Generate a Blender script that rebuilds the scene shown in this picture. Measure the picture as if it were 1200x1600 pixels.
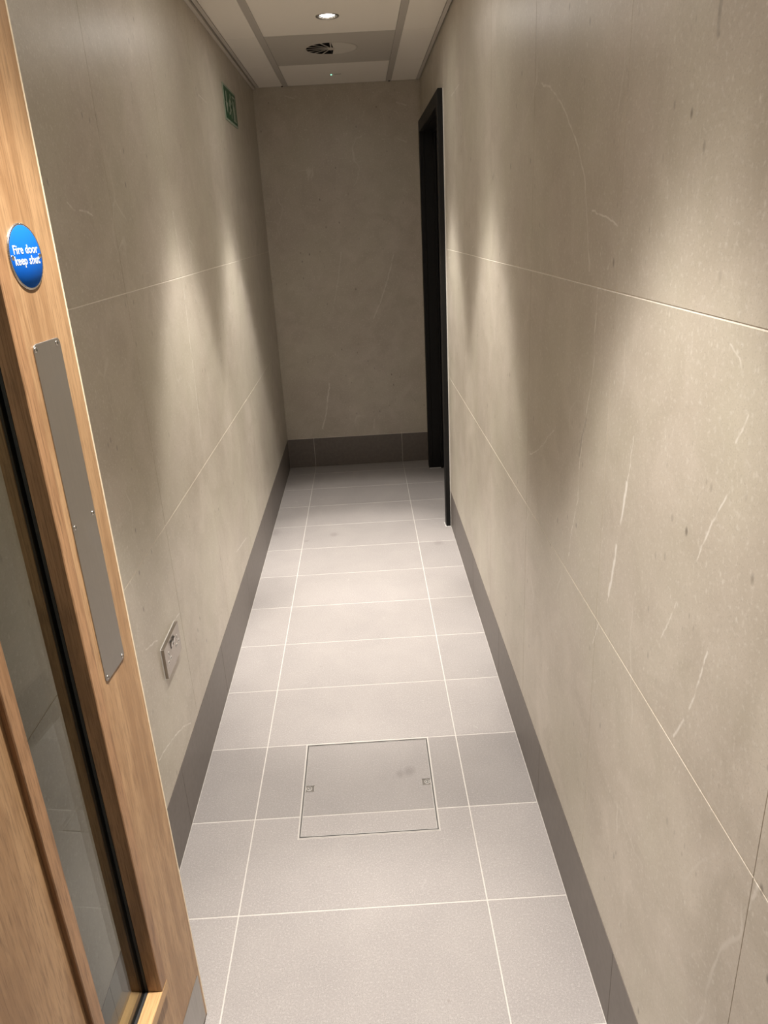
import bpy, bmesh, math, random
from mathutils import Vector, Matrix
for o in list(bpy.data.objects): bpy.data.objects.remove(o)
SC = bpy.context.scene
COL = SC.collection

# ------------------------------------------------------------------ camera
YAW, PITCH, ROLL = 0.010651, -0.357562, -0.055261
cd = bpy.data.cameras.new('camera'); cam = bpy.data.objects.new('camera', cd); COL.objects.link(cam)
fw = Vector((math.sin(YAW)*math.cos(PITCH), math.cos(YAW)*math.cos(PITCH), math.sin(PITCH)))
r0 = Vector((math.cos(YAW), -math.sin(YAW), 0)); u0 = r0.cross(fw)
rt = math.cos(ROLL)*r0 + math.sin(ROLL)*u0; up = -math.sin(ROLL)*r0 + math.cos(ROLL)*u0
cam.matrix_world = Matrix(((rt.x, up.x, -fw.x, 0.38354), (rt.y, up.y, -fw.y, -1.27906), (rt.z, up.z, -fw.z, 1.53647), (0, 0, 0, 1)))
cd.sensor_fit = 'HORIZONTAL'; cd.sensor_width = 36; cd.lens = 36*1125.533/1200
cd.shift_x = (600-594.70)/1200; cd.shift_y = (772.556-800)/1200
cd.clip_start = 0.01
SC.camera = cam

# ------------------------------------------------------------------ world and exposure
W = bpy.data.worlds.new('world'); SC.world = W; W.use_nodes = True
W.node_tree.nodes['Background'].inputs[0].default_value = (1.0, 0.90, 0.80, 1)
W.node_tree.nodes['Background'].inputs[1].default_value = 0.14
SC.view_settings.view_transform = 'Standard'; SC.view_settings.look = 'None'
SC.view_settings.gamma = 1; SC.view_settings.use_curve_mapping = False
SC.view_settings.exposure = 0.0
LAMP_POWER = 382.0
LAMP_COLOR = (1.0, 0.952, 0.895)
# downlight intensity by angle from straight down (degrees, relative intensity)
PROFILE = [(0, 1.0), (9, .97), (13, .86), (17, .60), (20, .46), (24, .44), (28, .36), (31.5, .17), (35, .068), (40, .035), (48, .026), (65, .014), (88, .0)]
OVAL = 1.2          # the lens throws an oval beam, narrower along the corridor than across it

# ------------------------------------------------------------------ sizes (metres)
XL, XR, YB, YF, ZC = -.1756, .7922, 3.455, -1.15, 2.313
SK = .203           # skirting height
SEAM1, SEAM2 = .815, 1.416

# ------------------------------------------------------------------ material helpers
class NT:
    def __init__(s, name):
        s.m = bpy.data.materials.new(name); s.m.use_nodes = True
        s.t = s.m.node_tree; s.b = s.t.nodes['Principled BSDF']
    def n(s, typ, **k):
        x = s.t.nodes.new(typ)
        for a, v in k.items(): setattr(x, a, v)
        return x
    def l(s, a, b): s.t.links.new(a, b)
    def val(s, node, idx, v):
        if hasattr(v, 'is_output') or isinstance(v, bpy.types.NodeSocket): s.l(v, node.inputs[idx])
        else: node.inputs[idx].default_value = v
    def math(s, op, a, b=0.0, clamp=False):
        x = s.n('ShaderNodeMath', operation=op, use_clamp=clamp); s.val(x, 0, a); s.val(x, 1, b); return x.outputs[0]
    def vm(s, op, a, b=(0, 0, 0), sc=None):
        x = s.n('ShaderNodeVectorMath', operation=op); s.val(x, 0, a)
        if op != 'SCALE': s.val(x, 1, b)
        if sc is not None: s.val(x, 3, sc)
        return x
    def mix(s, f, a, b, mode='MIX'):
        x = s.n('ShaderNodeMix', data_type='RGBA', blend_type=mode)
        s.val(x, 0, f); s.val(x, 6, a); s.val(x, 7, b); return x.outputs[2]
    def noise(s, vec, scale, detail=3, rough=.5, dist=0.0):
        x = s.n('ShaderNodeTexNoise'); s.l(vec, x.inputs['Vector'])
        x.inputs['Scale'].default_value = scale; x.inputs['Detail'].default_value = detail
        x.inputs['Roughness'].default_value = rough; x.inputs['Distortion'].default_value = dist
        return x.outputs['Fac']
    def rng(s, v, a, b, c=0.0, d=1.0, smooth=False):
        x = s.n('ShaderNodeMapRange'); x.interpolation_type = 'SMOOTHSTEP' if smooth else 'LINEAR'
        s.l(v, x.inputs[0])
        for i, q in enumerate((a, b, c, d)): x.inputs[i+1].default_value = q
        return x.outputs[0]
    def bump(s, h, strength=.2, dist=.001):
        x = s.n('ShaderNodeBump'); x.inputs['Strength'].default_value = strength; x.inputs['Distance'].default_value = dist
        s.l(h, x.inputs['Height']); s.l(x.outputs[0], s.b.inputs['Normal'])
    def col(s, c): s.val(s.b, 'Base Color', c)
    def set(s, **k):
        for a, v in k.items(): s.b.inputs[a.replace('_', ' ')].default_value = v

def flat(name, c, rough=.5, metal=0.0, grain=0.0, emit=None):
    t = NT(name); t.set(Roughness=rough, Metallic=metal)
    if grain:
        g = t.n('ShaderNodeTexCoord'); f = t.noise(g.outputs['Object'], grain, 4)
        t.col(t.mix(t.rng(f, .3, .7), (*[x*.9 for x in c], 1), (*[min(1, x*1.08) for x in c], 1)))
    else: t.col((*c, 1))
    if emit:
        t.set(Emission_Strength=emit[1]); t.b.inputs['Emission Color'].default_value = (*emit[0], 1)
    return t.m

def stone_material(name, veins, stains=()):
    """warm grey limestone-look porcelain; veins = list of (polyline [(a,b)], width, strength), a = along wall, b = height"""
    t = NT(name)
    g = t.n('ShaderNodeNewGeometry'); P = g.outputs['Position']
    big = t.noise(P, 2.2, 4, .55, .4); mid = t.noise(P, 9, 5, .6, .6); hue = t.noise(t.vm('ADD', P, (7, 3, 1)).outputs[0], 3.5, 3)
    fine = t.noise(P, 130, 3, .6); grit = t.noise(P, 420, 2, .6)
    c = t.mix(t.rng(big, .3, .7), (.515, .456, .380, 1), (.605, .540, .457, 1))
    c = t.mix(t.rng(mid, .35, .66, 0, .75), c, (.445, .392, .315, 1))
    c = t.mix(t.rng(hue, .4, .62, 0, .4), c, (.545, .510, .400, 1))
    c = t.mix(t.rng(fine, .54, .72, 0, .55), c, (.68, .64, .57, 1))
    c = t.mix(t.rng(grit, .55, .75, 0, .5), c, (.32, .28, .23, 1))
    # dark pits
    v = t.n('ShaderNodeTexVoronoi'); v.feature = 'F1'; v.inputs['Scale'].default_value = 26; v.inputs['Randomness'].default_value = 1
    wp = t.vm('ADD', P, t.vm('SCALE', t.n('ShaderNodeTexNoise').outputs['Color'], sc=.01).outputs[0]).outputs[0]
    t.l(t.vm('MULTIPLY', wp, (1, 1, .55)).outputs[0], v.inputs['Vector'])
    pit = t.math('MULTIPLY', t.rng(v.outputs['Distance'], .05, .13, 1, 0), t.rng(t.noise(P, 5, 2), .5, .62))
    c = t.mix(t.math('MULTIPLY', pit, .8), c, (.17, .14, .11, 1))
    # small pale flecks
    fv = t.n('ShaderNodeTexVoronoi'); fv.inputs['Scale'].default_value = 70; t.l(t.vm('MULTIPLY', wp, (1, 1, .6)).outputs[0], fv.inputs['Vector'])
    fl = t.math('MULTIPLY', t.rng(fv.outputs['Distance'], .08, .22, 1, 0), t.rng(t.noise(P, 14, 3), .50, .62))
    c = t.mix(t.math('MULTIPLY', fl, .5), c, (.74, .70, .62, 1))
    dv2 = t.n('ShaderNodeTexVoronoi'); dv2.inputs['Scale'].default_value = 55; t.l(t.vm('MULTIPLY', t.vm('ADD', wp, (3, 5, 2)).outputs[0], (1, 1, .5)).outputs[0], dv2.inputs['Vector'])
    dk = t.math('MULTIPLY', t.rng(dv2.outputs['Distance'], .06, .16, 1, 0), t.rng(t.noise(P, 11, 3), .52, .62))
    c = t.mix(t.math('MULTIPLY', dk, .45), c, (.26, .22, .17, 1))
    # hairline veins everywhere (sparse)
    nz = t.n('ShaderNodeTexNoise'); t.l(P, nz.inputs['Vector']); nz.inputs['Scale'].default_value = 2.5; nz.inputs['Detail'].default_value = 3
    e = t.n('ShaderNodeTexVoronoi'); e.feature = 'DISTANCE_TO_EDGE'; e.inputs['Scale'].default_value = 2.3
    t.l(t.vm('MULTIPLY', t.vm('ADD', P, t.vm('SCALE', nz.outputs['Color'], sc=.35).outputs[0]).outputs[0], (1, 1.3, .6)).outputs[0], e.inputs['Vector'])
    hv = t.math('MULTIPLY', t.rng(e.outputs['Distance'], .002, .007, 1, 0), t.rng(t.noise(P, 4.2, 2), .56, .68))
    c = t.mix(t.math('MULTIPLY', hv, .33), c, (.78, .74, .67, 1))
    # traced mineral veins
    wob = t.n('ShaderNodeTexNoise'); t.l(P, wob.inputs['Vector']); wob.inputs['Scale'].default_value = 38; wob.inputs['Detail'].default_value = 3
    off = t.vm('SCALE', t.vm('SUBTRACT', wob.outputs['Color'], (.5, .5, .5)).outputs[0], sc=.011).outputs[0]
    Q = t.vm('ADD', P, off).outputs[0]
    brk = t.rng(t.noise(P, 24, 3), .32, .5, .25, 1)
    def seg(A, B, w):
        ba = Vector(B)-Vector(A)
        pa = t.vm('SUBTRACT', Q, A).outputs[0]
        dt = t.vm('DOT_PRODUCT', pa, tuple(ba/ba.length_squared)).outputs['Value']
        h = t.math('ADD', dt, 0, True)
        pr = t.vm('SCALE', tuple(ba), sc=h).outputs[0]
        d = t.vm('DISTANCE', pa, pr).outputs['Value']
        return t.rng(d, w*.35, w, 1, 0)
    for lst, dark in ((veins, False), (stains, True)):
        for poly, w, st in lst:
            acc = None
            for A, B in zip(poly[:-1], poly[1:]):
                k = seg(A, B, w); acc = k if acc is None else t.math('MAXIMUM', acc, k)
            acc = t.math('MULTIPLY', t.math('MULTIPLY', acc, brk), st)
            c = t.mix(acc, c, (.16, .13, .10, 1) if dark else (.84, .80, .73, 1))
    t.col(c); t.set(Roughness=.36); t.b.inputs['Specular IOR Level'].default_value = .55
    t.bump(t.math('ADD', fine, t.math('MULTIPLY', pit, -1.5)), .12, .0006)
    return t.m

FLOOR_K = .73
SMUDGES = [(.160, 2.262, .030, .35), (-.165, 2.33, .04, .25), (.703, 2.077, .03, .3), (.445, .452, .022, .35), (.415, .443, .018, .3), (.02, 2.20, .016, .3)]
def floor_material(name, k=1.0):
    t = NT(name); k *= FLOOR_K
    g = t.n('ShaderNodeNewGeometry'); P = g.outputs['Position']
    oi = t.n('ShaderNodeObjectInfo')
    big = t.noise(P, 5, 4, .6, .5); fine = t.noise(P, 210, 3, .7); gr = t.noise(P, 480, 2, .7)
    c = t.mix(t.rng(big, .3, .7), (.395*k, .362*k, .345*k, 1), (.445*k, .408*k, .385*k, 1))
    c = t.mix(t.rng(fine, .50, .68, 0, .75), c, (.56*k, .52*k, .49*k, 1))
    c = t.mix(t.rng(gr, .50, .70, 0, .75), c, (.25*k, .22*k, .21*k, 1))
    blot = t.noise(P, 28, 4, .65, 1.0)
    c = t.mix(t.rng(blot, .66, .76, 0, .4), c, (.60*k, .56*k, .53*k, 1))
    v = t.n('ShaderNodeTexVoronoi'); v.feature = 'F1'; v.inputs['Scale'].default_value = 9; t.l(P, v.inputs['Vector'])
    c = t.mix(t.math('MULTIPLY', t.rng(v.outputs['Distance'], .02, .045, 1, 0), .35), c, (.2, .17, .15, 1))
    Pn = t.vm('ADD', P, t.vm('SCALE', t.vm('SUBTRACT', t.n('ShaderNodeTexNoise').outputs['Color'], (.5, .5, .5)).outputs[0], sc=.02).outputs[0]).outputs[0]
    for cx, cy, r, s in SMUDGES:
        d = t.vm('DISTANCE', t.vm('MULTIPLY', Pn, (1, .8, 0)).outputs[0], (cx, cy*.8, 0)).outputs['Value']
        c = t.mix(t.rng(d, r*.3, r, s, 0), c, (.20*k, .17*k, .16*k, 1))
    hv = t.n('ShaderNodeHueSaturation'); t.l(c, hv.inputs['Color'])
    t.l(t.rng(oi.outputs['Random'], 0, 1, .96, 1.04), hv.inputs['Value'])
    t.col(hv.outputs[0]); t.set(Roughness=.5); t.b.inputs['Specular IOR Level'].default_value = .4
    t.bump(fine, .15, .0006)
    return t.m

def oak_material(name, light, dark, axis='Z', rough=.42, k=1.0):
    """fine straight oak grain running along the object's Z (or X)"""
    t = NT(name); g = t.n('ShaderNodeTexCoord'); O = g.outputs['Object']
    sc = (1, 1, .055) if axis == 'Z' else (.055, 1, 1)
    S = t.vm('MULTIPLY', O, sc).outputs[0]
    warp = t.n('ShaderNodeTexNoise'); t.l(t.vm('MULTIPLY', O, (2, 2, .9) if axis == 'Z' else (.9, 2, 2)).outputs[0], warp.inputs['Vector'])
    warp.inputs['Scale'].default_value = 3; warp.inputs['Detail'].default_value = 3
    S2 = t.vm('ADD', S, t.vm('SCALE', warp.outputs['Color'], sc=.05).outputs[0]).outputs[0]
    bands = t.noise(S2, 42, 4, .55, .6); fib = t.noise(S, 330, 3, .65); broad = t.noise(S2, 11, 3)
    pores = t.noise(t.vm('MULTIPLY', O, (1, 1, .02) if axis == 'Z' else (.02, 1, 1)).outputs[0], 700, 2)
    c = t.mix(t.rng(bands, .40, .60), (*light, 1), (*dark, 1))
    c = t.mix(t.rng(broad, .35, .7, 0, .4), c, (*[min(1, x*1.12) for x in light], 1))
    c = t.mix(t.rng(fib, .48, .66, 0, .7), c, (*[x*.72 for x in dark], 1))
    c = t.mix(t.rng(pores, .58, .70, 0, .5), c, (*[x*.5 for x in dark], 1))
    t.col(c); t.set(Roughness=rough); t.bump(fib, .12, .0005)
    return t.m

def steel_material(name, c=(.42, .40, .38), rough=.38, axis=(1, 1, .02)):
    t = NT(name); g = t.n('ShaderNodeTexCoord')
    f = t.noise(t.vm('MULTIPLY', g.outputs['Object'], axis).outputs[0], 600, 2)
    sm = t.noise(g.outputs['Object'], 18, 3)
    t.col((*c, 1)); t.set(Metallic=1.0)
    t.l(t.math('ADD', t.rng(f, .3, .7, rough-.05, rough+.06), t.rng(sm, .55, .75, 0, .1)), t.b.inputs['Roughness'])
    t.bump(f, .06, .0003)
    return t.m

def glass_material():
    t = NT('clear_glass')
    out = t.t.nodes['Material Output']; t.t.nodes.remove(t.b)
    tr = t.n('ShaderNodeBsdfTransparent'); tr.inputs[0].default_value = (.90, .935, .915, 1)
    gl = t.n('ShaderNodeBsdfGlossy'); gl.inputs['Roughness'].default_value = .01
    g = t.n('ShaderNodeNewGeometry')
    cs = t.math('ABSOLUTE', t.vm('DOT_PRODUCT', g.outputs['Incoming'], g.outputs['Normal']).outputs['Value'])
    sch = t.math('ADD', t.math('MULTIPLY', t.math('POWER', t.math('SUBTRACT', 1.0, cs), 5.0), .95), .035, True)
    mx = t.n('ShaderNodeMixShader'); t.l(sch, mx.inputs[0]); t.l(tr.outputs[0], mx.inputs[1]); t.l(gl.outputs[0], mx.inputs[2])
    t.l(mx.outputs[0], out.inputs[0]); return t.m

RV = lambda pts, w, s: ([(XR, a, b) for a, b in pts], w, s)
LV = lambda pts, w, s: ([(XL, a, b) for a, b in pts], w, s)
BV = lambda pts, w, s: ([(a, YB, b) for a, b in pts], w, s)
VEINS_R = ([RV([(-0.2112, 1.2107), (-0.2067, 1.1622), (-0.1963, 1.1263)], 0.0022, 0.6), RV([(-0.1963, 1.1263), (-0.1911, 1.091), (-0.1836, 1.0503)], 0.0055, 0.9), RV([(-0.17, 1.0043), (-0.1627, 0.9545), (-0.1492, 0.897)], 0.0055, 0.9), RV([(-0.1492, 0.897), (-0.1428, 0.8739)], 0.002, 0.7), RV([(-0.0014, 1.4151), (0.007, 1.3377), (0.0013, 1.2819), (0.0215, 1.2189), (0.0586, 1.0891), (0.0583, 1.0017), (0.092, 0.9172), (0.1026, 0.8561)], 0.0022, 0.75), RV([(0.4582, 1.8018), (0.3738, 1.78), (0.2947, 1.7442), (0.2443, 1.7132), (0.1631, 1.6558), (0.1105, 1.5992), (0.0839, 1.5296), (0.0538, 1.4385)], 0.003, 0.5), RV([(0.0557, 1.5397), (-0.0047, 1.5337), (-0.0804, 1.5166)], 0.0025, 0.6), RV([(-0.5146, 1.23), (-0.4975, 1.2035), (-0.4825, 1.1766), (-0.4714, 1.1504), (-0.4581, 1.1149)], 0.0024, 0.6), RV([(-0.4143, 1.0285), (-0.3996, 0.9968), (-0.3754, 0.9495)], 0.002, 0.55), RV([(-0.5346, 1.3234), (-0.515, 1.289)], 0.002, 0.5), RV([(-0.5076, 1.0116), (-0.5014, 0.9759), (-0.4918, 0.9274), (-0.4816, 0.9034)], 0.0028, 0.75), RV([(-0.4716, 0.8756), (-0.4581, 0.8509), (-0.4452, 0.8295)], 0.0032, 0.7), RV([(-0.2588, 0.5465), (-0.273, 0.4707)], 0.002, 0.5), RV([(-0.6806, 0.8133), (-0.6734, 0.768)], 0.003, 0.5), RV([(-0.1055, 0.8121), (-0.0781, 0.7515)], 0.0016, 0.8), RV([(2.0003, 2.0088), (1.7645, 2.0115)], 0.004, 0.5), RV([(0.4839, 0.9617), (0.354, 1.0246), (0.3089, 1.0595), (0.2454, 1.0996)], 0.0026, 0.5), RV([(-0.4786, 1.39), (-0.5013, 1.3796), (-0.5099, 1.3672)], 0.002, 0.4)], [RV([(-0.3719, 1.7512), (-0.371, 1.7307), (-0.3722, 1.7129)], 0.006, 0.55), RV([(0.0301, 1.174), (0.0553, 1.1227), (0.0638, 1.0941)], 0.006, 0.35)])
VEINS_L = ([LV([(0.1568, 0.3447), (0.2282, 0.3276), (0.3071, 0.2997), (0.3897, 0.2635), (0.4357, 0.2339)], 0.0028, 0.75), LV([(0.2073, 0.6262), (0.294, 0.5968)], 0.003, 0.6), LV([(0.4513, 0.5592), (0.5008, 0.5546)], 0.003, 0.6), LV([(0.2441, 1.6078), (0.2774, 1.5946)], 0.003, 0.5), LV([(0.3023, 1.595), (0.3455, 1.5934), (0.3763, 1.5863)], 0.003, 0.7), LV([(1.7534, 2.0218), (1.8941, 2.0167)], 0.003, 0.6), LV([(1.0963, 1.6082), (1.1013, 1.5253), (1.1028, 1.4207), (1.0787, 1.2453), (1.0624, 1.0619), (1.0366, 0.8731)], 0.0026, 0.85), LV([(1.5905, 0.3019), (1.3581, 0.3432)], 0.004, 0.5)], [])
VEINS_B = ([BV([(0.137, 0.5683), (0.117, 0.4746), (0.1007, 0.3748), (0.0662, 0.2658)], 0.006, 0.5), BV([(0.5977, 1.358), (0.5549, 1.2181), (0.5172, 1.1145), (0.4524, 0.9744)], 0.005, 0.35), BV([(0.2715, 1.3866), (0.2392, 1.2157), (0.2048, 1.0801)], 0.004, 0.25), BV([(0.6547, 2.2003), (0.7065, 2.1846)], 0.005, 0.4), BV([(0.639, 2.0158), (0.7064, 1.9885)], 0.004, 0.3), BV([(0.4202, 0.3116), (0.4117, 0.2361)], 0.004, 0.35), BV([(0.0069, 2.2641), (0.0612, 2.2483)], 0.004, 0.3)], [])
M = {}
M['grout_floor'] = flat('pale_floor_grout', (.50, .465, .43), .8, grain=300)
M['grout_wall'] = flat('pale_wall_grout', (.80, .75, .66), .8, grain=300)
M['wall_right'] = stone_material('stone_right', *VEINS_R)
M['wall_left'] = stone_material('stone_left', *VEINS_L)
M['wall_back'] = stone_material('stone_back', *VEINS_B)
M['floor'] = floor_material('floor_porcelain')
M['floor_grey'] = floor_material('floor_porcelain_grey', .87)
M['skirt'] = flat('dark_skirting_porcelain', (.150, .128, .112), .42, grain=60)
M['ceil_tile'] = flat('white_ceiling_tile', (.90, .845, .76), .85)
M['ceil_panel'] = flat('grey_metal_ceiling_panel', (.56, .52, .46), .6)
M['blank'] = flat('diffuser_blank', (.68, .64, .57), .6)
M['ceil_bar'] = flat('ceiling_grid_bar', (.52, .48, .43), .6)
M['ceil_trim'] = flat('ceiling_edge_trim', (.62, .57, .51), .6)
M['black'] = flat('black_painted_frame', (.006, .0055, .0052), .55)
M['black'].node_tree.nodes['Principled BSDF'].inputs['Specular IOR Level'].default_value = .3
M['black_leaf'] = flat('black_door_leaf', (.006, .006, .006), .5)
M['void'] = flat('dark_void', (.006, .005, .005), .9)
M['oak'] = oak_material('oak_veneer', (.45, .275, .140), (.315, .176, .082))
M['oak_bead'] = oak_material('oak_bead', (.38, .21, .103), (.24, .125, .056))
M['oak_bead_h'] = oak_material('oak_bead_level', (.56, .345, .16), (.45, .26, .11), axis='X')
M['lit_lipping'] = flat('oak_lipping_lit', (.86, .72, .52), .45, grain=200)  # highlight of lamp light catching the door arris, put into the pale colour
M['gasket'] = flat('black_glazing_seal', (.008, .008, .008), .6)
M['steel'] = steel_material('brushed_steel')
M['steel_bright'] = steel_material('bright_steel', (.62, .60, .57), .25)
M['screw'] = flat('screw_steel', (.75, .73, .70), .18, 1.0)
M['frame_trim'] = flat('cover_frame_trim', (.42, .39, .36), .5)
M['lock'] = flat('lock_recess_metal', (.16, .145, .13), .5, .6)
M['slot'] = flat('dark_slot', (.02, .018, .016), .7)
M['blue'] = flat('sign_blue', (.004, .118, .56), .7)
M['blue'].node_tree.nodes['Principled BSDF'].inputs['Specular IOR Level'].default_value = .12
M['white'] = flat('sign_white', (.86, .87, .86), .4)
M['green'] = flat('sign_green', (.007, .070, .026), .5)
M['signwhite'] = flat('sign_pale', (.33, .38, .30), .5)
M['seal'] = flat('white_sealant', (.72, .70, .66), .5)
M['lens'] = flat('lit_lens', (1, 1, 1), .4, emit=((1.0, .93, .82), 30))
M['led'] = flat('green_led', (.1, .6, .3), .4, emit=((.25, 1.0, .55), 3))
M['glass'] = glass_material()

# ------------------------------------------------------------------ mesh helpers
def link(name, me, mats, parent=None, loc=None, rot=None):
    o = bpy.data.objects.new(name, me); COL.objects.link(o)
    if parent: o.parent = parent
    if loc is not None: o.location = loc
    if rot is not None: o.rotation_euler = rot
    if not me.materials:
        for m in (mats if isinstance(mats, (list, tuple)) else [mats]): me.materials.append(m)
    return o
def bm_mesh(bm, name):
    bmesh.ops.recalc_face_normals(bm, faces=bm.faces)
    me = bpy.data.meshes.new(name); bm.to_mesh(me); bm.free(); return me
def add_box(bm, a, b, mi=0):
    vs = [bm.verts.new((x, y, z)) for x in (a[0], b[0]) for y in (a[1], b[1]) for z in (a[2], b[2])]
    fs = []
    for q in ((0, 1, 3, 2), (4, 6, 7, 5), (0, 4, 5, 1), (2, 3, 7, 6), (0, 2, 6, 4), (1, 5, 7, 3)):
        f = bm.faces.new([vs[i] for i in q]); f.material_index = mi; fs.append(f)
    return vs
def bevel(bm, w, seg=1):
    bmesh.ops.bevel(bm, geom=list(bm.edges), offset=w, segments=seg, affect='EDGES', clamp_overlap=True)
def box(name, a, b, mat, parent=None, bv=0, seg=1):
    """box with its origin at its own centre"""
    c = [(p+q)/2 for p, q in zip(a, b)]
    bm = bmesh.new(); add_box(bm, [p-k for p, k in zip(a, c)], [q-k for q, k in zip(b, c)])
    if bv:
        bmesh.ops.recalc_face_normals(bm, faces=bm.faces); bevel(bm, bv, seg)
    return link(name, bm_mesh(bm, name), mat, parent, c)
def prism(name, pts, axis, lo, hi, mat, parent=None, bv=0, origin=None):
    """extrude a 2D outline along an axis ('X','Y','Z'); 2D coords are the other two axes in order"""
    def p3(a, b, c): return {'X': (c, a, b), 'Y': (a, c, b), 'Z': (a, b, c)}[axis]
    if origin is None: origin = p3(sum(p[0] for p in pts)/len(pts), sum(p[1] for p in pts)/len(pts), (lo+hi)/2)
    bm = bmesh.new(); o = Vector(origin)
    A = [bm.verts.new(Vector(p3(x, y, lo))-o) for x, y in pts]; B = [bm.verts.new(Vector(p3(x, y, hi))-o) for x, y in pts]
    n = len(pts); bm.faces.new(A); bm.faces.new(B[::-1])
    for i in range(n): bm.faces.new((A[i], B[i], B[(i+1) % n], A[(i+1) % n]))
    bmesh.ops.recalc_face_normals(bm, faces=bm.faces)
    if bv:
        es = [e for e in bm.edges if abs((e.verts[0].co-e.verts[1].co)[{'X': 0, 'Y': 1, 'Z': 2}[axis]]) < 1e-6]
        bmesh.ops.bevel(bm, geom=es, offset=bv, segments=1, affect='EDGES')
    return link(name, bm_mesh(bm, name), mat, parent, o)
def round_rect(x0, y0, x1, y1, r, n=5):
    out = []
    for cx, cy, a0 in ((x1-r, y1-r, 0), (x0+r, y1-r, 90), (x0+r, y0+r, 180), (x1-r, y0+r, 270)):
        for i in range(n+1):
            a = math.radians(a0+90*i/n); out.append((cx+r*math.cos(a), cy+r*math.sin(a)))
    return out
def circ(cx, cy, r, n=40, a0=0, a1=360):
    full = abs(a1-a0) >= 360
    return [(cx+r*math.cos(math.radians(a0+(a1-a0)*i/(n if full else n-1))), cy+r*math.sin(math.radians(a0+(a1-a0)*i/(n if full else n-1)))) for i in range(n)]
def lathe(name, prof, mat, parent=None, loc=(0, 0, 0), n=48, smooth=True):
    """profile [(r,z)] turned round Z"""
    bm = bmesh.new(); rings = []
    for r, z in prof:
        rings.append([bm.verts.new((r*math.cos(2*math.pi*i/n), r*math.sin(2*math.pi*i/n), z)) for i in range(n)] if r > 1e-6 else [bm.verts.new((0, 0, z))])
    for A, B in zip(rings[:-1], rings[1:]):
        for i in range(n):
            j = (i+1) % n
            if len(A) == 1 and len(B) == 1: continue
            if len(A) == 1: bm.faces.new((A[0], B[i], B[j]))
            elif len(B) == 1: bm.faces.new((A[i], A[j], B[0]))
            else: bm.faces.new((A[i], A[j], B[j], B[i]))
    me = bm_mesh(bm, name)
    if smooth:
        for p in me.polygons: p.use_smooth = True
    return link(name, me, mat, parent, loc)
def holed_plate(name, x0, y0, x1, y1, cx, cy, r, z0, z1, mat, parent=None, n=48):
    """ceiling tile with a round cut-out"""
    o = Vector(((x0+x1)/2, (y0+y1)/2, z0)); bm = bmesh.new()
    R = [(x0, y0), (x1, y0), (x1, y1), (x0, y1)]; C = circ(cx, cy, r, n)
    for z in (z0, z1):
        vs = [bm.verts.new((x-o.x, y-o.y, z-o.z)) for x, y in R]; cs = [bm.verts.new((x-o.x, y-o.y, z-o.z)) for x, y in C]
        es = [bm.edges.new((L[i], L[(i+1) % len(L)])) for L in (vs, cs) for i in range(len(L))]
        bmesh.ops.triangle_fill(bm, edges=es, use_beauty=True)
        if z == z0: low = (vs, cs)
        else:
            for La, Lb in zip(low, (vs, cs)):
                for i in range(len(La)): bm.faces.new((La[i], La[(i+1) % len(La)], Lb[(i+1) % len(La)], Lb[i]))
    return link(name, bm_mesh(bm, name), mat, parent, o)
def empty(name, loc, rot=None):
    o = bpy.data.objects.new(name, None); COL.objects.link(o); o.location = loc; o.empty_display_size = .05
    if rot: o.rotation_euler = rot
    return o
def tag(o, label=None, cat=None, group=None, kind=None):
    if label: o['label'] = label
    if cat: o['category'] = cat
    if group: o['group'] = group
    if kind: o['kind'] = kind
    return o
def adopt(parent, *kids):
    """parent already-placed world objects under an unrotated parent, keeping their place"""
    for k in kids: k.parent = parent; k.location = k.location-parent.location
def unit(o, root):
    o.parent = root; o.location = Vector(o.location)-Vector(root.location)

# ------------------------------------------------------------------ floor
floor = box('floor', (XL-.10, YF-.45, -.12), (XR+.30, YB+.10, -.0007), M['grout_floor'])
tag(floor, 'grey beige porcelain tiled corridor floor with pale grout lines', 'floor', kind='structure')
G = .0018
ROWS = [-1.5+.3*i for i in range(17)] + [YB]
XC = [XL, 0.0, .6, XR]
CV = (.126, .222, .510, .597)        # access cover outline
def ftile(a, b, mat=None):
    o = box('floor_tile', (a[0], a[1], -.010), (b[0], b[1], 0), mat or M['floor'], None, .0006)
    unit(o, floor); return o
for j in range(len(ROWS)-1):
    y0, y1 = ROWS[j]+G, ROWS[j+1]-G
    for i in range(3):
        x0, x1 = XC[i]+G, XC[i+1]-G
        if i == 2 and ROWS[j+1] > 2.40 and ROWS[j] < 3.29: x1 = XR+.075
        if i == 1 and abs(ROWS[j]) < .01:
            g = G
            pts = [(x0, y0), (x1, y0), (x1, y1), (CV[2]+g, y1), (CV[2]+g, CV[1]-g), (CV[0]-g, CV[1]-g), (CV[0]-g, y1), (x0, y1)]
            o = prism('floor_tile', pts, 'Z', -.010, 0, M['floor'], None, .0006); unit(o, floor)
            tag(o, 'tile notched around the access cover')
        elif i == 1 and abs(ROWS[j]-.3) < .01:
            ftile((x0, y0), (CV[0]-G, y1), M['floor_grey']); ftile((CV[2]+G, y0), (x1, y1), M['floor_grey'])
        else:
            ftile((x0, y0), (x1, y1), M['floor_grey'] if abs(ROWS[j]-.3) < .01 else M['floor'])

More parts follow.
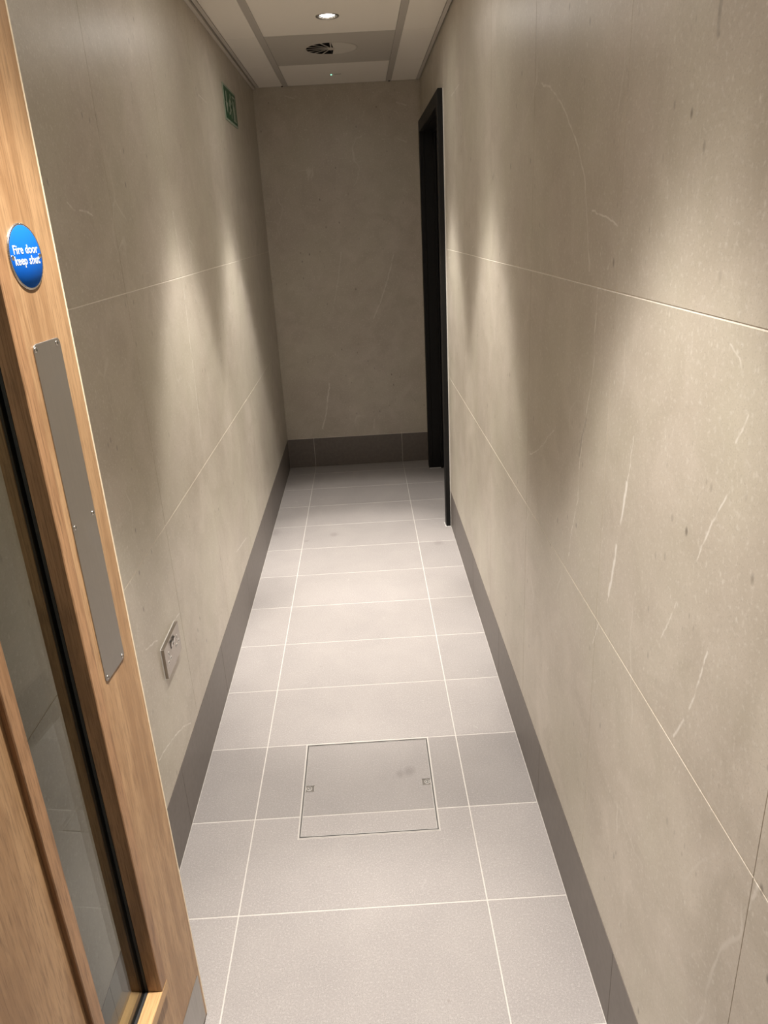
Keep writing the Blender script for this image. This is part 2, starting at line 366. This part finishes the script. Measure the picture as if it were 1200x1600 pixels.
# ------------------------------------------------------------------ access cover in the floor
ac = empty('access_cover', ((CV[0]+CV[2])/2, (CV[1]+CV[3])/2, 0))
tag(ac, 'square recessed floor access cover with steel edging and tiled infill', 'access cover')
def ring(name, x0, y0, x1, y1, w, z0, z1, mat, root):
    bm = bmesh.new()
    c = root.location
    for a, b in (((x0, y0), (x1, y0+w)), ((x0, y1-w), (x1, y1)), ((x0, y0+w), (x0+w, y1-w)), ((x1-w, y0+w), (x1, y1-w))):
        add_box(bm, (a[0]-c.x, a[1]-c.y, z0-c.z), (b[0]-c.x, b[1]-c.y, z1-c.z))
    return link(name, bm_mesh(bm, name), mat, root)
ring('frame', CV[0], CV[1], CV[2], CV[3], .0026, -.010, .0003, M['frame_trim'], ac)
ring('gap', CV[0]+.003, CV[1]+.003, CV[2]-.003, CV[3]-.003, .0026, -.010, -.0003, M['slot'], ac)
ring('tray_edge', CV[0]+.0056, CV[1]+.0056, CV[2]-.0056, CV[3]-.0056, .0024, -.010, .0002, M['steel'], ac)
ix0, iy0, ix1, iy1 = CV[0]+.0085, CV[1]+.0085, CV[2]-.0085, CV[3]-.0085
o = box('tray', (ix0, iy0, -.012), (ix1, iy1, -.0014), M['grout_floor']); unit(o, ac)
KX, KW, KY0, KY1 = .0, .026, .392, .417
pts = [(ix0, .3+G), (ix1, .3+G), (ix1, KY0), (ix1-KW, KY0), (ix1-KW, KY1), (ix1, KY1), (ix1, iy1), (ix0, iy1), (ix0, KY1), (ix0+KW, KY1), (ix0+KW, KY0), (ix0, KY0)]
o = prism('infill_tile', pts, 'Z', -.0013, 0, M['floor_grey']); unit(o, ac)
o = box('infill_tile', (ix0, iy0, -.0013), (ix1, .3-G, 0), M['floor'], None, .0004); unit(o, ac)
for kx0 in (ix0, ix1-KW):
    lk = box('lock_plate', (kx0+.0008, KY0+.0008, -.0013), (kx0+KW-.0008, KY1-.0008, -.0004), M['lock']); unit(lk, ac)
    cx = kx0+KW*(.40 if kx0 == ix0 else .62)
    for x0, x1, y0, y1 in ((kx0, kx0+KW, KY0, KY0+.0022), (kx0, kx0+KW, KY1-.0016, KY1)):
        box('rim', (x0-lk.location.x-ac.location.x, y0-lk.location.y-ac.location.y, .0002), (x1-lk.location.x-ac.location.x, y1-lk.location.y-ac.location.y, .0014), M['steel_bright'], lk)
    s = lathe('key_screw', [(0, .0002), (.0078, .0002), (.0084, -.0001), (.0084, -.0008)], M['frame_trim'], lk, (cx-ac.location.x-lk.location.x, .4045-ac.location.y-lk.location.y, .0012), 28)
    sl = lathe('recess', [(.0062, .0004), (.0044, .0004)], M['slot'], lk, s.location, 28)
    sb = box('slot', (-.0058, -.0009, .0004), (.0058, .0009, .0006), M['slot'], lk); sb.location = Vector(s.location)+Vector((0, 0, .0005)); sb.rotation_euler = (0, 0, .9 if kx0 == ix0 else 1.5)

# ------------------------------------------------------------------ walls
H = .0011   # half joint
wr = box('wall_right', (XR+.0008, YF-.02, 0), (XR+.30, 2.285, ZC+.06), M['grout_wall'])
tag(wr, 'right wall of large beige stone-look tiles with faint pale veins', 'wall', kind='structure')
wr2 = box('wall_panel', (XR+.0008, 3.335, 0), (XR+.30, YB+.1, ZC+.06), M['grout_wall']); unit(wr2, wr)
wr3 = box('wall_panel', (XR+.0008, 2.285, 2.06), (XR+.30, 3.335, ZC+.06), M['grout_wall']); unit(wr3, wr)
wl = box('wall_left', (XL-.10, YF-.02, 0), (XL-.0008, YB+.1, ZC+.06), M['grout_wall'])
tag(wl, 'left wall of large beige stone-look tiles behind the open oak door', 'wall', kind='structure')
wb = box('wall_back', (XL-.010, YB+.0008, 0), (XR+.010, YB+.10, ZC+.06), M['grout_wall'])
tag(wb, 'shaded beige stone-look end wall closing the corridor', 'wall', kind='structure')
def wtile(wall, side, y0, y1, z0, z1, mat, name='wall_tile', vj=.0006):
    if side == 'R': a, b = (XR, y0+vj, z0+H), (XR+.010, y1-vj, z1-H)
    elif side == 'L': a, b = (XL-.010, y0+vj, z0+H), (XL, y1-vj, z1-H)
    else: a, b = (y0+vj, YB, z0+H), (y1-vj, YB+.010, z1-H)
    o = box(name, a, b, mat, None, .0005); unit(o, wall); return o
COUR = [(SK+.0006, SEAM1), (SEAM1, SEAM2), (SEAM2, ZC)]
YR = [YF-.02, -.672, -.090, .512, 1.070, 1.675, 2.281]
for a, b in zip(YR[:-1], YR[1:]):
    for z0, z1 in COUR: wtile(wr, 'R', a, b, z0, z1, M['wall_right'])
for z0, z1 in COUR: wtile(wr, 'R', 3.34, YB, z0, z1, M['wall_right'])
wtile(wr, 'R', 2.281, 2.88, 2.083, ZC, M['wall_right']); wtile(wr, 'R', 2.88, 3.34, 2.083, ZC, M['wall_right'])
YL = [YF-.02, -.69, -.09, .510, 1.075, 1.675, 2.275, 2.875, YB]
for a, b in zip(YL[:-1], YL[1:]):
    for z0, z1 in COUR: wtile(wl, 'L', a, b, z0, z1, M['wall_left'])
wtile(wb, 'B', XL, XR, SK+.0006, ZC, M['wall_back'])

def baseboard(name, side, cuts, label):
    e = empty(name, (0, 0, 0)); tag(e, label, 'baseboard', kind='structure')
    for a, b in zip(cuts[:-1], cuts[1:]):
        if b-a < .02: continue
        if side == 'R': A, B = (XR-.0004, a+.0008, .0006), (XR+.0098, b-.0008, SK-.0012)
        elif side == 'L': A, B = (XL-.0098, a+.0008, .0006), (XL+.0004, b-.0008, SK-.0012)
        else: A, B = (a+.0008, YB-.0004, .0006), (b-.0008, YB+.0098, SK-.0012)
        unit(box('skirting_tile', A, B, M['skirt'], None, .0006), e)
    return e
baseboard('baseboard_right', 'R', [YF-.02, -.90, -.302, .295, .895, 1.495, 2.095, 2.281], 'dark grey tiled skirting along the right wall')
baseboard('baseboard_left', 'L', [YF-.02, -.90, -.302, .295, .895, 1.495, 2.095, 2.695, 3.295, YB], 'dark grey tiled skirting along the left wall')
baseboard('baseboard_back', 'B', [XL, 0, .6, XR], 'dark brown-grey tiled skirting under the end wall')

# ------------------------------------------------------------------ ceiling
ce = box('ceiling', (XL-.10, YF-.45, ZC+.060), (XR+.30, YB+.10, ZC+.10), M['void'])
tag(ce, 'suspended ceiling of pale tiles between level grid bars', 'ceiling', kind='structure')
BL, BR = .0145, .6105; BW = .0150
YT = [YF-.45, -.70, -.10, .50, 1.10, 1.70, 2.297, 2.902, YB-.004]
LAMPS = [(.3135, 2.027), (.3135, 1.07), (.3135, -.385)]
VENT = (.309, 2.572, .124)
for j, (a, b) in enumerate(zip(YT[:-1], YT[1:])):
    for x0, x1 in ((XL+.037, BL-BW), (BR+BW, XR-.022)):
        o = box('ceiling_tile', (x0+.001, a+.0015, ZC), (x1-.001, b-.0015, ZC+.012), M['ceil_tile'], None, .0008); unit(o, ce)
    x0, x1 = BL+BW+.001, BR-BW-.001
    hole = [L for L in LAMPS if a < L[1] < b]
    if hole:
        o = holed_plate('ceiling_tile', x0, a+.0008, x1, b-.0008, hole[0][0], hole[0][1], .040, ZC, ZC+.012, M['ceil_tile']); unit(o, ce)
    elif abs(a-2.297) < .01:
        o = holed_plate('metal_panel', x0, a+.0008, x1, b-.0008, VENT[0], VENT[1], VENT[2]-.004, ZC, ZC+.0008, M['ceil_panel']); unit(o, ce)
        tag(o, 'grey metal ceiling panel around the air diffuser')
    else:
        o = box('ceiling_tile', (x0, a+.0008, ZC), (x1, b-.0008, ZC+.012), M['ceil_tile'], None, .0008); unit(o, ce)
for bx in (BL, BR):
    o = box('grid_bar', (bx-BW, YF-.45, ZC-.0012), (bx+BW, YB-.001, ZC+.02), M['ceil_bar'], None, .0008); unit(o, ce)
# stepped edge trims with a dark shadow gap
for nm, q in (('edge_trim', (XL+.0205, XL+.036, ZC-.001, M['ceil_trim'])), ('edge_trim', (XL+.0005, XL+.0150, ZC-.009, M['ceil_trim'])), ('shadow_gap', (XL+.0150, XL+.0205, ZC+.008, M['void'])),
              ('edge_trim', (XR-.0210, XR-.0050, ZC-.001, M['ceil_trim'])), ('shadow_gap', (XR-.0050, XR-.0005, ZC+.006, M['void']))):
    o = box(nm, (q[0], YF-.02, q[2]), (q[1], YB-.001, ZC+.02), q[3]); unit(o, ce)
o = box('edge_trim', (XL+.002, YB-.004, ZC-.001), (XR-.002, YB-.0005, ZC+.02), M['ceil_trim']); unit(o, ce)
for x in (BL-.018, BR+.004):
    o = lathe('rivet', [(0, -.004), (.005, -.003), (.006, 0)], M['void'], None, (x, YB-.014, ZC-.001), 12); unit(o, ce)

# ------------------------------------------------------------------ downlights
def downlight(x, y, label):
    t = empty('downlight', (x, y, ZC)); tag(t, label, 'downlight', 'recessed ceiling downlights')
    lathe('bezel', [(.0365, .004), (.0365, -.0012), (.0395, -.0028), (.0455, -.0022), (.0465, 0)], M['steel_bright'], t)
    lathe('reflector', [(.0365, .002), (.033, .0045), (.0285, .0040)], M['screw'], t)
    lathe('lens', [(0, .001), (.022, .0012), (.0290, .003)], M['lens'], t)
    L = bpy.data.lights.new('downlight_lamp', 'SPOT'); L.spot_size = math.radians(176); L.spot_blend = .05
    L.energy = LAMP_POWER; L.color = LAMP_COLOR; L.shadow_soft_size = .028; L.use_nodes = True
    nt = L.node_tree; em = nt.nodes['Emission']
    tc = nt.nodes.new('ShaderNodeTexCoord'); sp = nt.nodes.new('ShaderNodeSeparateXYZ'); 
    sq = nt.nodes.new('ShaderNodeVectorMath'); sq.operation = 'MULTIPLY'; sq.inputs[1].default_value = (1, OVAL, 1); nt.links.new(tc.outputs['Normal'], sq.inputs[0])
    nm = nt.nodes.new('ShaderNodeVectorMath'); nm.operation = 'NORMALIZE'; nt.links.new(sq.outputs[0], nm.inputs[0]); nt.links.new(nm.outputs[0], sp.inputs[0])
    ab = nt.nodes.new('ShaderNodeMath'); ab.operation = 'ABSOLUTE'; nt.links.new(sp.outputs[2], ab.inputs[0])
    ac_ = nt.nodes.new('ShaderNodeMath'); ac_.operation = 'ARCCOSINE'; nt.links.new(ab.outputs[0], ac_.inputs[0])
    dv = nt.nodes.new('ShaderNodeMath'); dv.operation = 'DIVIDE'; nt.links.new(ac_.outputs[0], dv.inputs[0]); dv.inputs[1].default_value = math.pi/2
    fc = nt.nodes.new('ShaderNodeFloatCurve'); nt.links.new(dv.outputs[0], fc.inputs['Value'])
    cv = fc.mapping.curves[0]
    for i, (a, v) in enumerate(PROFILE):
        if i < 2: cv.points[i].location = (a/90, v)
        else: cv.points.new(a/90, v)
    for p in cv.points: p.handle_type = 'AUTO_CLAMPED'
    fc.mapping.update()
    nt.links.new(fc.outputs[0], em.inputs['Strength'])
    lo = bpy.data.objects.new('downlight_lamp', L); COL.objects.link(lo); lo.parent = t; lo.location = (0, 0, -.006)
    return t
downlight(*LAMPS[0], 'round lit downlight in the ceiling tile just before the air diffuser')
downlight(*LAMPS[1], 'round ceiling downlight over mid corridor between the other two')
downlight(*LAMPS[2], 'round ceiling downlight nearest the open oak door')

# ------------------------------------------------------------------ air diffuser
vx, vy, vr = VENT
dv = empty('air_diffuser', (vx, vy, ZC)); tag(dv, 'round air diffuser, one half dark radial slots, other half blank', 'air vent')
o = lathe('duct', [(vr-.0065, .0002), (vr-.0065, .05), (0, .05)], M['void'], dv)
o = lathe('rim', [(vr-.008, .0002), (vr-.008, -.0012), (vr, -.0010), (vr, .0004)], M['ceil_panel'], dv)
fins = 8
for i in range(fins+1):
    a = math.radians(90+180*i/fins)
    bm = bmesh.new(); r1 = vr-.007
    da = .030
    vs = [(.020*math.cos(a-.12), .020*math.sin(a-.12)), (r1*math.cos(a-da), r1*math.sin(a-da)), (r1*math.cos(a+da), r1*math.sin(a+da)), (.020*math.cos(a+.12), .020*math.sin(a+.12))]
    A = [bm.verts.new((x, y, -.0010)) for x, y in vs]; B = [bm.verts.new((x, y, -.0004)) for x, y in vs]
    bm.faces.new(A); bm.faces.new(B[::-1])
    for k in range(4): bm.faces.new((A[k], B[k], B[(k+1) % 4], A[(k+1) % 4]))
    link('fin', bm_mesh(bm, 'fin'), M['ceil_panel'], dv)
prism('blank_plate', [(.012, -.0)]+circ(0, 0, vr-.007, 30, -88, 88), 'Z', -.0018, -.0006, M['blank'], dv, 0, (0, 0, 0)).location = (0, 0, 0)
hub = lathe('hub', [(0, -.006), (.012, -.006), (.018, -.0014), (.018, -.0004)], M['ceil_panel'], dv)
box('damper_slot', (-.003, .024, -.0030), (.004, .105, -.0010), M['void'], dv)

# ------------------------------------------------------------------ green indicator
gi = empty('indicator_light', (.289, 3.175, ZC)); tag(gi, 'tiny green indicator light in the last ceiling tile', 'indicator')
lathe('housing', [(0, -.001), (.008, -.001), (.009, 0)], M['ceil_trim'], gi, n=20)
lathe('led', [(0, -.0045), (.003, -.004), (.0042, -.001)], M['led'], gi, n=16)
box('sensor_window', (.016, -.012, -.001), (.055, .012, .0), M['ceil_trim'], gi)

# ------------------------------------------------------------------ black doorway in the right wall near the end
D2 = empty('door_1', (XR, 2.81, 0)); tag(D2, 'black framed doorway with black door in the right wall near the far end', 'door', kind='structure')
FX = XR-.026; y0, y1, aw, zt = 2.281, 3.340, .062, 2.083
o = prism('door_frame', [(y0, .002), (y0+aw, .002), (y0+aw, zt-aw), (y1-aw, zt-aw), (y1-aw, .002), (y1, .002), (y1, zt), (y0, zt)], 'X', FX, XR-.0002, M['black'], None, .0015); unit(o, D2)
for a, b in (((XR, y0+.03, .002), (XR+.12, y0+aw, zt-.03)), ((XR, y1-aw, .002), (XR+.12, y1-.03, zt-.03)), ((XR, y0+aw, zt-aw), (XR+.12, y1-aw, zt-.03))):
    o = box('door_lining', a, b, M['black']); unit(o, D2)
o = prism('door_stop', [(y0+aw, .002), (y0+aw+.014, .002), (y0+aw+.014, zt-aw-.014), (y1-aw-.014, zt-aw-.014), (y1-aw-.014, .002), (y1-aw, .002), (y1-aw, zt-aw), (y0+aw, zt-aw)], 'X', XR+.052, XR+.066, M['black'], None, .001); unit(o, D2)
o = box('door_leaf', (XR+.068, y0+aw+.003, .006), (XR+.112, y1-aw-.003, zt-aw-.003), M['black_leaf'], None, .0015); unit(o, D2)
lf = o
hd = lathe('lever_rose', [(0, .010), (.022, .010), (.026, .006), (.026, 0)], M['steel'], lf, (-.022, -.36, -.02), 28); hd.rotation_euler = (0, -math.pi/2, 0)
for nm, a, b in (('sealant_line', (XR-.0035, y0-.0035, .0005), (XR+.0, y0-.0002, zt)),):
    o = box(nm, a, b, M['seal']); unit(o, D2)
o = prism('sealant_foot', [(FX-.004, y0-.005), (XR-.001, y0-.005), (XR-.001, y0), (FX-.004, y0+.02), (FX-.004, y0+.06), (FX-.007, y0+.06)], 'Z', .0002, .0022, M['seal']); unit(o, D2)
o = box('sealant_foot', (FX+.004, y1-aw-.005, .0002), (XR+.118, y1-aw-.0002, .003), M['seal']); unit(o, D2)

# ------------------------------------------------------------------ open oak fire door
TH = .075
P0 = Vector((-.030, -.2276, 0))
# local frame: +X from the closing edge towards the hinges, +Y out of the corridor-side face, Z up
D1 = empty('door_2', P0, (0, 0, math.atan2(-math.cos(TH), -math.sin(TH))))
tag(D1, 'open light oak fire door with narrow glazed panel at left foreground', 'door', kind='structure')
# local y axis = rotate +90deg of local x: check it points to the corridor
LW, TK, ZB, ZT = .900, .044, .008, 2.060
S0, S1, Z0, Z1 = .1430, .3575, .2830, 1.86      # outer edges of the front beads
AW = .024                                          # bead width
PR = .008                                          # how far beads stand proud
leaf_bm = bmesh.new()
xs = [.0040, S0+.001, S1-.001, LW]; zs = [ZB, Z0+.001, Z1-.001, ZT]
for i in range(3):
    for j in range(3):
        if i == 1 and j == 1: continue
        add_box(leaf_bm, (xs[i], -TK, zs[j]), (xs[i+1], 0, zs[j+1]))
bmesh.ops.remove_doubles(leaf_bm, verts=leaf_bm.verts, dist=1e-6)
inner = [f for f in leaf_bm.faces if not all(len(e.link_faces) <= 2 for e in f.edges) and abs(f.normal.y) < .5]
bmesh.ops.recalc_face_normals(leaf_bm, faces=leaf_bm.faces)
link('leaf', bm_mesh(leaf_bm, 'leaf'), M['oak'], D1)
o = prism('lit_lipping', [(-.0014, -.0012), (-.0002, .0002), (.0040, .0004), (.0040, -TK), (-.0014, -TK)], 'Z', ZB, ZT, M['lit_lipping'], D1, 0, (0, 0, 0)); tag(o, 'solid oak edge strip, its lit arris highlight painted in as pale colour')
def dbox(name, a, b, mat, bv=.0008): return box(name, a, b, mat, D1, bv)
def bead(name, x0, x1, z0, z1, ya, yb, mat): return dbox(name, (x0, ya, z0), (x1, yb, z1), mat, .0012)
GY0, GY1 = -.0320, -.0175
for ya, yb in ((GY1, PR), (-TK-.004, GY0)):
    bead('glazing_bead', S0, S0+AW, Z0+AW, Z1-AW, ya, yb, M['oak_bead'])
    bead('glazing_bead', S1-AW, S1, Z0+AW, Z1-AW, ya, yb, M['oak_bead'])
    bead('glazing_bead', S0, S1, Z0, Z0+AW-.0004, ya, yb, M['oak_bead_h'])
    bead('glazing_bead', S0, S1, Z1-AW+.0004, Z1, ya, yb, M['oak_bead_h'])
def dring(name, x0, x1, z0, z1, w, ya, yb, mat):
    bm = bmesh.new()
    for a, b in (((x0, z0), (x1, z0+w)), ((x0, z1-w), (x1, z1)), ((x0, z0+w), (x0+w, z1-w)), ((x1-w, z0+w), (x1, z1-w))):
        add_box(bm, (a[0], ya, a[1]), (b[0], yb, b[1]))
    return link(name, bm_mesh(bm, name), mat, D1)
dring('glazing_seal', S0+.002, S1-.002, Z0+.002, Z1-.002, AW-.0022, -.0220, GY1, M['gasket'])
dring('glazing_seal', S0+.002, S1-.002, Z0+.002, Z1-.002, AW-.0022, GY0, -.0285, M['gasket'])
box('glass_pane', (S0+.006, -.0284, Z0+.006), (S1-.006, -.0221, Z1-.006), M['glass'], D1)
# push plate
pp = prism('push_plate', round_rect(.0430, .9075, .1155, 1.4165, .008), 'Y', .0001, .0016, M['steel'], D1, .0004)
def screw(parent, x, z, y, r=.0034):
    s = lathe('screw', [(0, .0012), (r*.55, .0012), (r, .0006), (r*1.05, 0)], M['screw'], D1, (x, y, z), 16); s.rotation_euler = (-math.pi/2, 0, 0)
    sl = box('slot', (-r*.62, -r*.13, .0012), (r*.62, r*.13, .0014), M['slot'], None); sl.parent = s
    s.parent = parent; s.location = Vector((x, y, z))-Vector(parent.location)
    # keep three levels only: the slot is joined into the screw
    bm = bmesh.new(); bm.from_mesh(s.data)
    vs = add_box(bm, (-r*.62, -r*.14, .0012), (r*.62, r*.14, .00135), 1); vs = add_box(bm, (-r*.14, -r*.62, .0012), (r*.14, r*.62, .00135), 1)
    bm.to_mesh(s.data); bm.free(); s.data.materials.append(M['slot']); bpy.data.objects.remove(sl)
    return s
for sx, sz in ((.1110, 1.4095), (.0530, 1.4095), (.1095, 1.1615), (.0505, 1.1605), (.1080, .9140), (.0505, .9135)): screw(pp, sx, sz, .0017)
# kick plate
prism('kick_plate', round_rect(.012, .012, LW-.012, .1345, .004), 'Y', .0001, .0014, M['steel'], D1, .0004)
# round fire door sign
sg = lathe('fire_sign', [(0, .0018), (.0378, .0018), (.0390, .0022), (.0402, .0012), (.0402, 0)], M['steel_bright'], D1, (.0850, .0001, 1.5220), 64); sg.rotation_euler = (-math.pi/2, 0, 0)
tag(sg, 'round blue sign with a steel rim')
fc_ = lathe('sign_face', [(0, .0021), (.0374, .0021), (.0376, .0018)], M['blue'], sg, (0, 0, 0), 64)
def text_mesh(body, size, parent, loc, mat, bold=.00016):
    cu = bpy.data.curves.new('t', 'FONT'); cu.body = body; cu.size = size; cu.align_x = 'CENTER'; cu.extrude = .00015; cu.offset = bold; cu.resolution_u = 4; cu.space_character = 1.06
    ob = bpy.data.objects.new('t', cu); COL.objects.link(ob)
    dg = bpy.context.evaluated_depsgraph_get(); me = bpy.data.meshes.new_from_object(ob.evaluated_get(dg))
    bpy.data.objects.remove(ob)
    me.materials.clear()
    o = link('lettering', me, mat, parent, loc); return o
tx1 = text_mesh('Fire door', .0148, sg, (0, -.0040, .0023), M['white'])
tx2 = text_mesh('keep shut', .0148, sg, (0, .0090, .0023), M['white'])
for tx in (tx1, tx2): tx.rotation_euler = (0, 0, math.pi)
for x in (-.0335, .0335):
    s = lathe('screw', [(0, .0010), (.0018, .0010), (.0030, .0004), (.0032, 0)], M['screw'], sg, (x, 0, .0021), 16)
# hinges on the far-from-view edge
for z in (.25, 1.05, 1.85):
    h = lathe('hinge', [(0, -.05), (.006, -.05), (.006, .05), (0, .05)], M['steel'], D1, (LW+.004, .004, z), 16)

# oak frame around the doorway beside the camera
fr = empty('trim_1', (.34, YF, 0)); tag(fr, 'oak door frame round the near doorway', 'door frame', kind='structure')
hx = -.030-LW*math.sin(TH)
for nm, a, b in (('frame_jamb', (XL+.0008, YF-.12, .001), (hx-.058, YF-.022, 2.10)), ('frame_jamb', (XR-.030, YF-.12, .001), (XR-.0008, YF-.022, 2.10)), ('frame_head', (XL+.0008, YF-.12, 2.1004), (XR-.0008, YF-.022, 2.13))):
    o = box(nm, a, b, M['oak'] if 'jamb' in nm else M['oak_bead_h'], None, .001); unit(o, fr)

# ------------------------------------------------------------------ socket on the left wall
M['socket'] = steel_material('satin_socket_steel', (.42, .38, .34), .32, (1, 1, 1))
so = empty('socket_outlet', (XL, .3715, .520)); tag(so, 'brushed steel double switched socket outlet low on the left wall', 'socket')
def sbox(name, a, b, mat, parent=so, bv=0): return box(name, a, b, mat, parent, bv)
gk = sbox('back_gasket', (.0001, -.0745, -.0445), (.0012, .0745, .0445), M['seal'])
pl = prism('face_plate', round_rect(-.073, -.043, .073, .043, .003), 'X', .0012, .0095, M['socket'], so, .0008, (0, 0, 0))
for sy in (-1, 1):
    rk = prism('rocker_switch', [(.0092, -.008), (.0110, -.008), (.0145, .008), (.0092, .008)], 'Y', -.0055, .0055, M['screw'], so, 0, (0, 0, 0))
    # outline is (x,z) extruded along y
    rk.location = (.0, sy*.0105, .022)
    sh = sbox('switch_gap', (.0094, sy*.0105-.0075, .0110), (.0098, sy*.0105+.0075, .0335), M['slot'])
    cy = sy*.0420
    for nm, a, b in (('earth_slot', (-.002, .008), (.002, .0165)), ('pin_slot', (-.0145, -.0085), (-.0080, -.0045)), ('pin_slot', (.0080, -.0085), (.0145, -.0045))):
        k = sbox('slot_rim', (.0094, cy+a[0]-.0020, a[1]-.0020), (.0101, cy+b[0]+.0020, b[1]+.0020), M['seal'])
        sbox(nm, (.0095, cy+a[0]+.0003, a[1]+.0003), (.0103, cy+b[0]-.0003, b[1]-.0003), M['slot'])

# ------------------------------------------------------------------ emergency exit sign on the left wall
es = empty('exit_sign', (XL, 2.502, 2.086)); tag(es, 'green emergency exit sign with pale pictograms high on the left wall', 'sign')
box('backing', (.0003, -.172, -.074), (.0045, .172, .074), M['signwhite'], es, .0004)
box('green_field', (.0045, -.163, -.065), (.0050, .163, .065), M['green'], es)
def pict(name, polys):
    bm = bmesh.new()
    for pts in polys:
        A = [bm.verts.new((.0050, y, z)) for y, z in pts]; B = [bm.verts.new((.0054, y, z)) for y, z in pts]
        bm.faces.new(A); bm.faces.new(B[::-1])
        for i in range(len(pts)): bm.faces.new((A[i], B[i], B[(i+1) % len(pts)], A[(i+1) % len(pts)]))
    return link(name, bm_mesh(bm, name), M['signwhite'], es)
def bar(p, q, w):
    d = (Vector(q)-Vector(p)); n = Vector((-d.y, d.x)).normalized()*w/2; p = Vector(p); q = Vector(q)
    return [tuple(p+n), tuple(q+n), tuple(q-n), tuple(p-n)]
# local y grows away from the camera, so the sign reads left to right with y
pict('arrow', [bar((-.112, .048), (-.112, .0), .020), [(-.142, .004), (-.082, .004), (-.112, -.042)]])
pict('running_figure', [circ(.006, .043, .011, 16), bar((-.004, .030), (-.022, -.006), .024), bar((-.002, .026), (.026, .012), .009), bar((-.010, .028), (-.040, .014), .009), bar((-.040, .014), (-.048, -.006), .009),
                        bar((-.020, -.004), (.006, -.020), .013), bar((.006, -.020), (.002, -.050), .011), bar((-.022, -.004), (-.034, -.030), .013), bar((-.034, -.030), (-.062, -.038), .011)])
pict('doorway', [bar((.060, -.052), (.060, .050), .007), bar((.057, .050), (.137, .050), .007), bar((.134, -.052), (.134, .050), .007), bar((.080, -.050), (.080, .032), .022), bar((.100, -.050), (.100, .01), .010), bar((.050, -.052), (.140, -.052), .006)])
